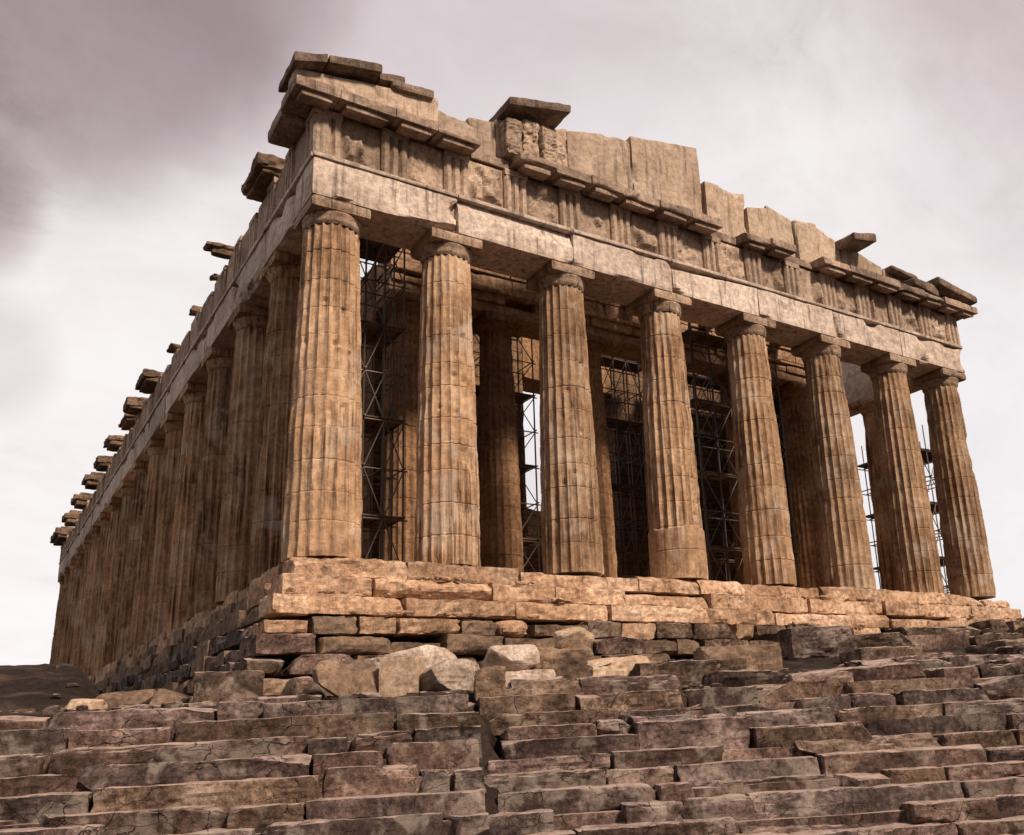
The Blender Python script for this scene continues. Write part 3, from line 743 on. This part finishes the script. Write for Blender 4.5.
# ------------------------------------------------------------------ scaffolds
def scaffold(label, x0, x1, y0, y1, z0, z1, nx, ny, lift=2.0, sheeted=False):
    t = thing('scaffold', label, 'scaffold', ((x0 + x1) / 2, (y0 + y1) / 2, z0), 'steel scaffolds inside the temple')
    X = np.linspace(x0, x1, nx); Y = np.linspace(y0, y1, ny); Z = np.arange(z0 + .3, z1, lift)
    for x in X:
        for y in Y:
            p = sub('pole', *tube((x, y, z0), (x, y, z1), .032), M_STL, t)
    for i, z in enumerate(Z):
        for y in Y: sub('ledger', *tube((x0 - .15, y, z), (x1 + .15, y, z), .028), M_STL, t)
        for x in X: sub('transom', *tube((x, y0 - .15, z + .06), (x, y1 + .15, z + .06), .028), M_STL, t)
        if i + 1 < len(Z):
            for k in range(nx - 1):
                a, b = (X[k], X[k + 1]) if (i + k) % 2 else (X[k + 1], X[k])
                sub('brace', *tube((a, y0 - .05, z), (b, y0 - .05, Z[i + 1]), .022), M_STL, t)
                if (i + k) % 4 == 0: sub('brace', *tube((b, y0 - .09, z), (a, y0 - .09, Z[i + 1]), .022), M_STL, t)
        if i % 2 == 1:
            V, F = rough_box((x0, y0 + .05, z + .09), (x1, y1 - .05, z + .14), .6, .005, .003, 1, 0, seed()); sub('walk_board', V, F, M_PLK, t)
    return t
scaffold('tall steel scaffold in the dark gap behind the corner column', 2.3, 4.3, 3.4, 5.2, 0, 12.6, 4, 3, 1.6)
scaffold('steel scaffold standing in the tall central doorway', 14.3, 18.6, 8.4, 9.6, .7, 12.0, 7, 2, 1.5)
scaffold('long steel scaffold against the inner wall right of the doorway', 19.4, 25.0, 8.4, 9.6, .7, 12.0, 7, 2, 1.5)
scaffold('steel scaffold along the inner porch between second and third columns', 6.2, 11.6, 7.4, 8.6, .7, 12.0, 6, 2, 1.5)
scaffold('slender steel scaffold tucked behind the middle columns', 16.6, 21.4, 3.2, 4.2, 0, 12.2, 6, 2, 1.5)
scaffold('wide steel scaffold against the sky beyond the right end columns', 32.4, 35.6, 4.6, 8.6, -1.9, 9.6, 5, 3, 1.4)

# ------------------------------------------------------------------ stairs cut and built in front
def flight(label, s0, s1, n, z0, ris, go, seedv, slope=0.0):
    mx, my = xy((s0 + s1) / 2, 0)
    t = thing('stone_staircase', label, 'steps', (mx, my, z0 - ris))
    rg = random.Random(seedv)
    for k in range(-1, n):
        zt = z0 + ris * k; tk = go * k
        x_, y_ = xy((s0 + s1) / 2, tk + .5)
        V, F = rough_box((x_ - (s1 - s0) / 2, y_ - .30, zt - .9), (x_ + (s1 - s0) / 2, y_ + .30, zt - .08), .5, .02, .03, 1, .1, seed(), rotz=EL)
        stp = sub('step', V, F, M_RK[0], t)
        p = s0 + rg.uniform(-.5, 0)
        while p < s1:
            L = rg.choice([.5, .9, 1.3, 1.7, 2.2, 2.8]) * rg.uniform(.85, 1.15)
            L = min(L, s1 - p + .15)
            if L < .25: break
            dt = rg.uniform(-.06, .06); dz = rg.uniform(-.04, .025); low = 0; tilt = rg.uniform(-.03, .03)
            if rg.random() < .07 and k > 0: dt += rg.uniform(.08, .18); dz += ris * rg.uniform(.35, .9); tilt = rg.uniform(-.12, .12)
            if rg.random() < .10: dt += rg.uniform(.08, .2); low = rg.uniform(.04, .13)
            cx_, cy_ = xy(p + L / 2, tk + dt + .42)
            amp = rg.uniform(.015, .035); gap_ = rg.choice([.003, .006, .018])
            V, F = rough_box((cx_ - L / 2 + gap_, cy_ - .42, zt - ris - .16), (cx_ + L / 2 - gap_, cy_ + .42, zt + dz - low), .042, rg.uniform(.006, .014), amp, 3.4, rg.choice([.15, .4, .8]), seed(), rotz=EL + tilt, cap=56, strata=rg.uniform(.015, .06), cuts=rg.randint(2, 6), cutd=rg.choice([.12, .2, .3]))
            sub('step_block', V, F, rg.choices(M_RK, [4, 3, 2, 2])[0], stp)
            p += L
    return t
flight('broad dark flight of worn stone steps filling the lower left', -9.0, -0.40, NL, ZL, RIS_L, GO_L, 21)
flight('broad reddish flight of worn stone steps filling the lower right', 0.12, 13.5, NR, ZR, RIS_R, GO_R, 33)
# broken courses climbing from the stairs to the right end of the temple
def course(label, s0, s1, t0, t1, h, seedv, avg=1.1, mats=None, skip=.18):
    rg = random.Random(seedv); ma = mats or M_RK
    mx, my = xy((s0 + s1) / 2, (t0 + t1) / 2)
    r = thing('stone_course', label, 'stone course', (mx, my, float(gz(mx, my))), 'broken courses of blocks between stairs and temple')
    p = s0
    while p < s1:
        L = avg * rg.uniform(.5, 1.7)
        if rg.random() > skip:
            u = (p - s0) / (s1 - s0); tt = t0 + (t1 - t0) * u + rg.uniform(-.15, .15)
            cx_, cy_ = xy(p + L / 2, tt); zb = float(gz(cx_, cy_))
            hh = h * rg.uniform(.7, 1.25)
            V, F = rough_box((cx_ - L / 2 + .012, cy_ - .55, zb - .35), (cx_ + L / 2 - .012, cy_ + .55, zb + hh), .07, rg.uniform(.02, .04), .06, 2.4, .45, seed(), rotz=EL + (t1 - t0) / (s1 - s0) + rg.uniform(-.06, .06), cap=48, strata=.06, cuts=rg.randint(3, 7), cutd=.32)
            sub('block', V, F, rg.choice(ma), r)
        p += L
MID = [M_RK[0], M_RK[2], M_FND, M_RK[1]]
course('lowest broken course of blocks just above the right flight of steps', 0.3, 15.5, 3.9, 4.2, .30, 51, 1.3)
course('second broken course of blocks above the right flight of steps', 2.0, 18, 5.5, 6.0, .33, 52, 1.2)
course('third broken course of brown blocks up the right slope', 4.0, 21, 7.2, 8.2, .36, 53, 1.4, MID)
course('fourth broken course of brown blocks up the right slope', 6.5, 24, 9.4, 11.0, .38, 54, 1.5, MID)
course('fifth broken course of blocks high on the right slope', 9.0, 27, 12.0, 14.5, .36, 55, 1.6, MID)
course('highest course of blocks along the foot of the right half of the temple', 13.0, 31, 15.6, 20.3, .38, 56, 1.6, MID, .1)
course('short low course of dark blocks in front of the temple corner', -5.5, 1.0, 4.0, 4.6, .16, 57, 1.3, [M_RK[3], M_RK[0]], .25)

# ------------------------------------------------------------------ loose blocks and boulders
def loose(name, label, cat, u, depth, size, sd, m, kind='block', sink=.1, rot=None, group='loose stones before the temple', drop=0.0):
    p = look(u, 700, depth); z = float(gz(p[0], p[1])) - sink + drop
    if kind == 'boulder': V, F = boulder((p[0], p[1], z + size[2] / 2), size, sd, .62, .05)
    else:
        lo = (p[0] - size[0] / 2, p[1] - size[1] / 2, z); hi = (p[0] + size[0] / 2, p[1] + size[1] / 2, z + size[2])
        V, F = rough_box(lo, hi, .055, .025, .035, 2.4, .4 if kind == 'rough' else .1, sd, rotz=EL if rot is None else rot, strata=.06 if kind == 'rough' else 0, cuts=6 if kind == 'rough' else 3, cutd=.35 if kind == 'rough' else .08)
    o = sub(name, V, F, m, None)
    tag(o, label, cat, group)
    return o
loose('boulder', 'large pale boulder with rounded top behind the square tan block', 'boulder', 398, 19.4, (2.3, 1.3, 1.1), 61, M_WHT, 'boulder')
loose('cut_block', 'smooth square cut tan marble block between pale boulders', 'marble block', 402, 18.3, (.72, .6, .84), 62, M_TAN, rot=-.62)
loose('boulder', 'cream wedge-shaped boulder right of the square tan block', 'boulder', 442, 18.4, (1.4, 1.0, .78), 63, M_WHT, 'boulder')
loose('boulder', 'dark mottled boulder left of the pale boulder', 'boulder', 350, 18.5, (1.4, 1.0, .9), 64, M_FND, 'boulder')
loose('boulder', 'small brown boulder with pale top at the temple corner', 'boulder', 300, 19.5, (1.0, .8, .62), 65, M_RK[2], 'boulder')
loose('cut_block', 'square dark ochre block in front of the ruined corner foundation', 'stone block', 228, 21.0, (1.35, 1.0, .88), 66, M_RK[2], 'rough', rot=-.2)
loose('boulder', 'white pointed boulder lying on the pale slab', 'boulder', 512, 18.9, (1.1, .8, .66), 67, M_WHT, 'boulder', drop=.40)
loose('stone_slab', 'long pale slab under the white pointed boulder', 'stone slab', 504, 18.6, (1.95, 1.0, .55), 68, M_WHT, 'rough')
loose('cut_block', 'dark upright block right of the white pointed boulder', 'stone block', 562, 19.6, (1.3, .9, .95), 69, M_FND, 'rough')
loose('boulder', 'pinkish flat stone on top of the dark upright block', 'boulder', 576, 19.6, (.95, .8, .5), 70, M_TAN, 'boulder', drop=.84)
loose('cut_block', 'pale squared block near the middle of the terrace', 'stone block', 622, 18.4, (1.25, .8, .72), 71, M_TAN, 'rough')
loose('stone_slab', 'long grey slab right of the pale squared block', 'stone slab', 690, 18.2, (2.1, .9, .6), 72, M_RK[2], 'rough')
loose('cut_block', 'wide weathered block standing at the top of the gully', 'stone block', 548, 15.3, (1.65, .9, .50), 73, M_RK[2], 'rough', drop=-.1)
loose('cut_block', 'narrow upright dark block at the top of the gully', 'stone block', 490, 15.0, (.5, .6, .62), 74, M_FND, 'rough')
loose('cut_block', 'dark hollowed block on the right slope below the temple', 'stone block', 740, 18.6, (1.5, 1.1, .85), 75, M_FND, 'rough')
loose('cut_block', 'grey squared block high on the right slope', 'stone block', 822, 25.0, (1.7, 1.0, .9), 76, M_RK[1], 'rough')
loose('stone_slab', 'tan slab tipped beside the grey squared block', 'stone slab', 872, 26.0, (2.2, 1.1, .62), 77, M_RK[2], 'rough')
for i, (u_, d_, sz_, lab) in enumerate([(22, 27, (.8, .6, .3), 'low dark stone at the far left edge of the mound'),
        (112, 27, (1.1, .9, .7), 'dark boulder where the mound meets the side foundation'), (138, 24, (1.3, .9, .6), 'dark flat boulder below the side foundation'), (168, 22.5, (.9, .8, .6), 'dark broken stone near the ruined corner foundation')]):
    loose('boulder', lab, 'boulder', u_, d_, sz_, 90 + i, M_FND, 'boulder')
loose('stone_slab', 'reddish tilted stone on the dark mound', 'stone slab', 83, 25.5, (.95, .7, .5), 78, M_TAN, 'boulder')

def scree():
    parts = []
    for i in range(310):
        u = RNG.uniform(0, 1024) if i < 260 else RNG.uniform(-20, 190); d = RNG.uniform(14.5, 27) if i < 260 else RNG.uniform(15, 36); p = look(u, 700, d)
        if p[1] > -1.9 and p[0] > -1.9: continue
        s = RNG.uniform(.08, .34); z = float(gz(p[0], p[1]))
        sz = (s * RNG.uniform(.8, 1.6), s * RNG.uniform(.8, 1.4), s * RNG.uniform(.5, .9))
        parts.append(boulder((p[0], p[1], z + sz[2] * .25), sz, 2000 + i, .5, s / 4))
    for i in range(420):
        x = RNG.uniform(0, 31); y = RNG.uniform(-6.5, -1.9); z = float(gz(x, y)); s = RNG.uniform(.10, .5) ** 1.2
        sz = (s * RNG.uniform(.9, 2.2), s * RNG.uniform(.7, 1.2), s * RNG.uniform(.4, .8))
        parts.append(boulder((x, y, z + sz[2] * .25), sz, 4000 + i, .45, s / 4))
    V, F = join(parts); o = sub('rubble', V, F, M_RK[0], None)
    o['kind'] = 'stuff'; o['label'] = 'small broken stones scattered over the terrace'; o['category'] = 'rubble'
def chippings():
    parts = []
    for c_ in range(26):
        x0 = RNG.uniform(0, 31) if c_ % 3 else RNG.uniform(-.2, 9); k = RNG.choice([1, 1, 2, 2, 3])
        for i in range(RNG.randint(2, 8)):
            s = RNG.uniform(.06, .30) ** 1.1; x = min(x0 + RNG.gauss(0, .55), 31.0)
            sz = (s * RNG.uniform(.9, 2.4), s * RNG.uniform(.6, 1.0), s * RNG.uniform(.4, .8)); y = -.35 * k + .17 + RNG.uniform(-.09, .06)
            parts.append(boulder((x, y, -.53 * k + sz[2] * .28), sz, 3000 + c_ * 20 + i, .45, s / 4))
    V, F = join(parts); o = sub('rubble', V, F, M_BASE, None)
    o['kind'] = 'stuff'; o['label'] = 'honey coloured chips of marble lying on the ledges of the stepped base'; o['category'] = 'rubble'
scree()
chippings()
for o in bpy.data.objects:
    if '_w' in o: del o['_w']
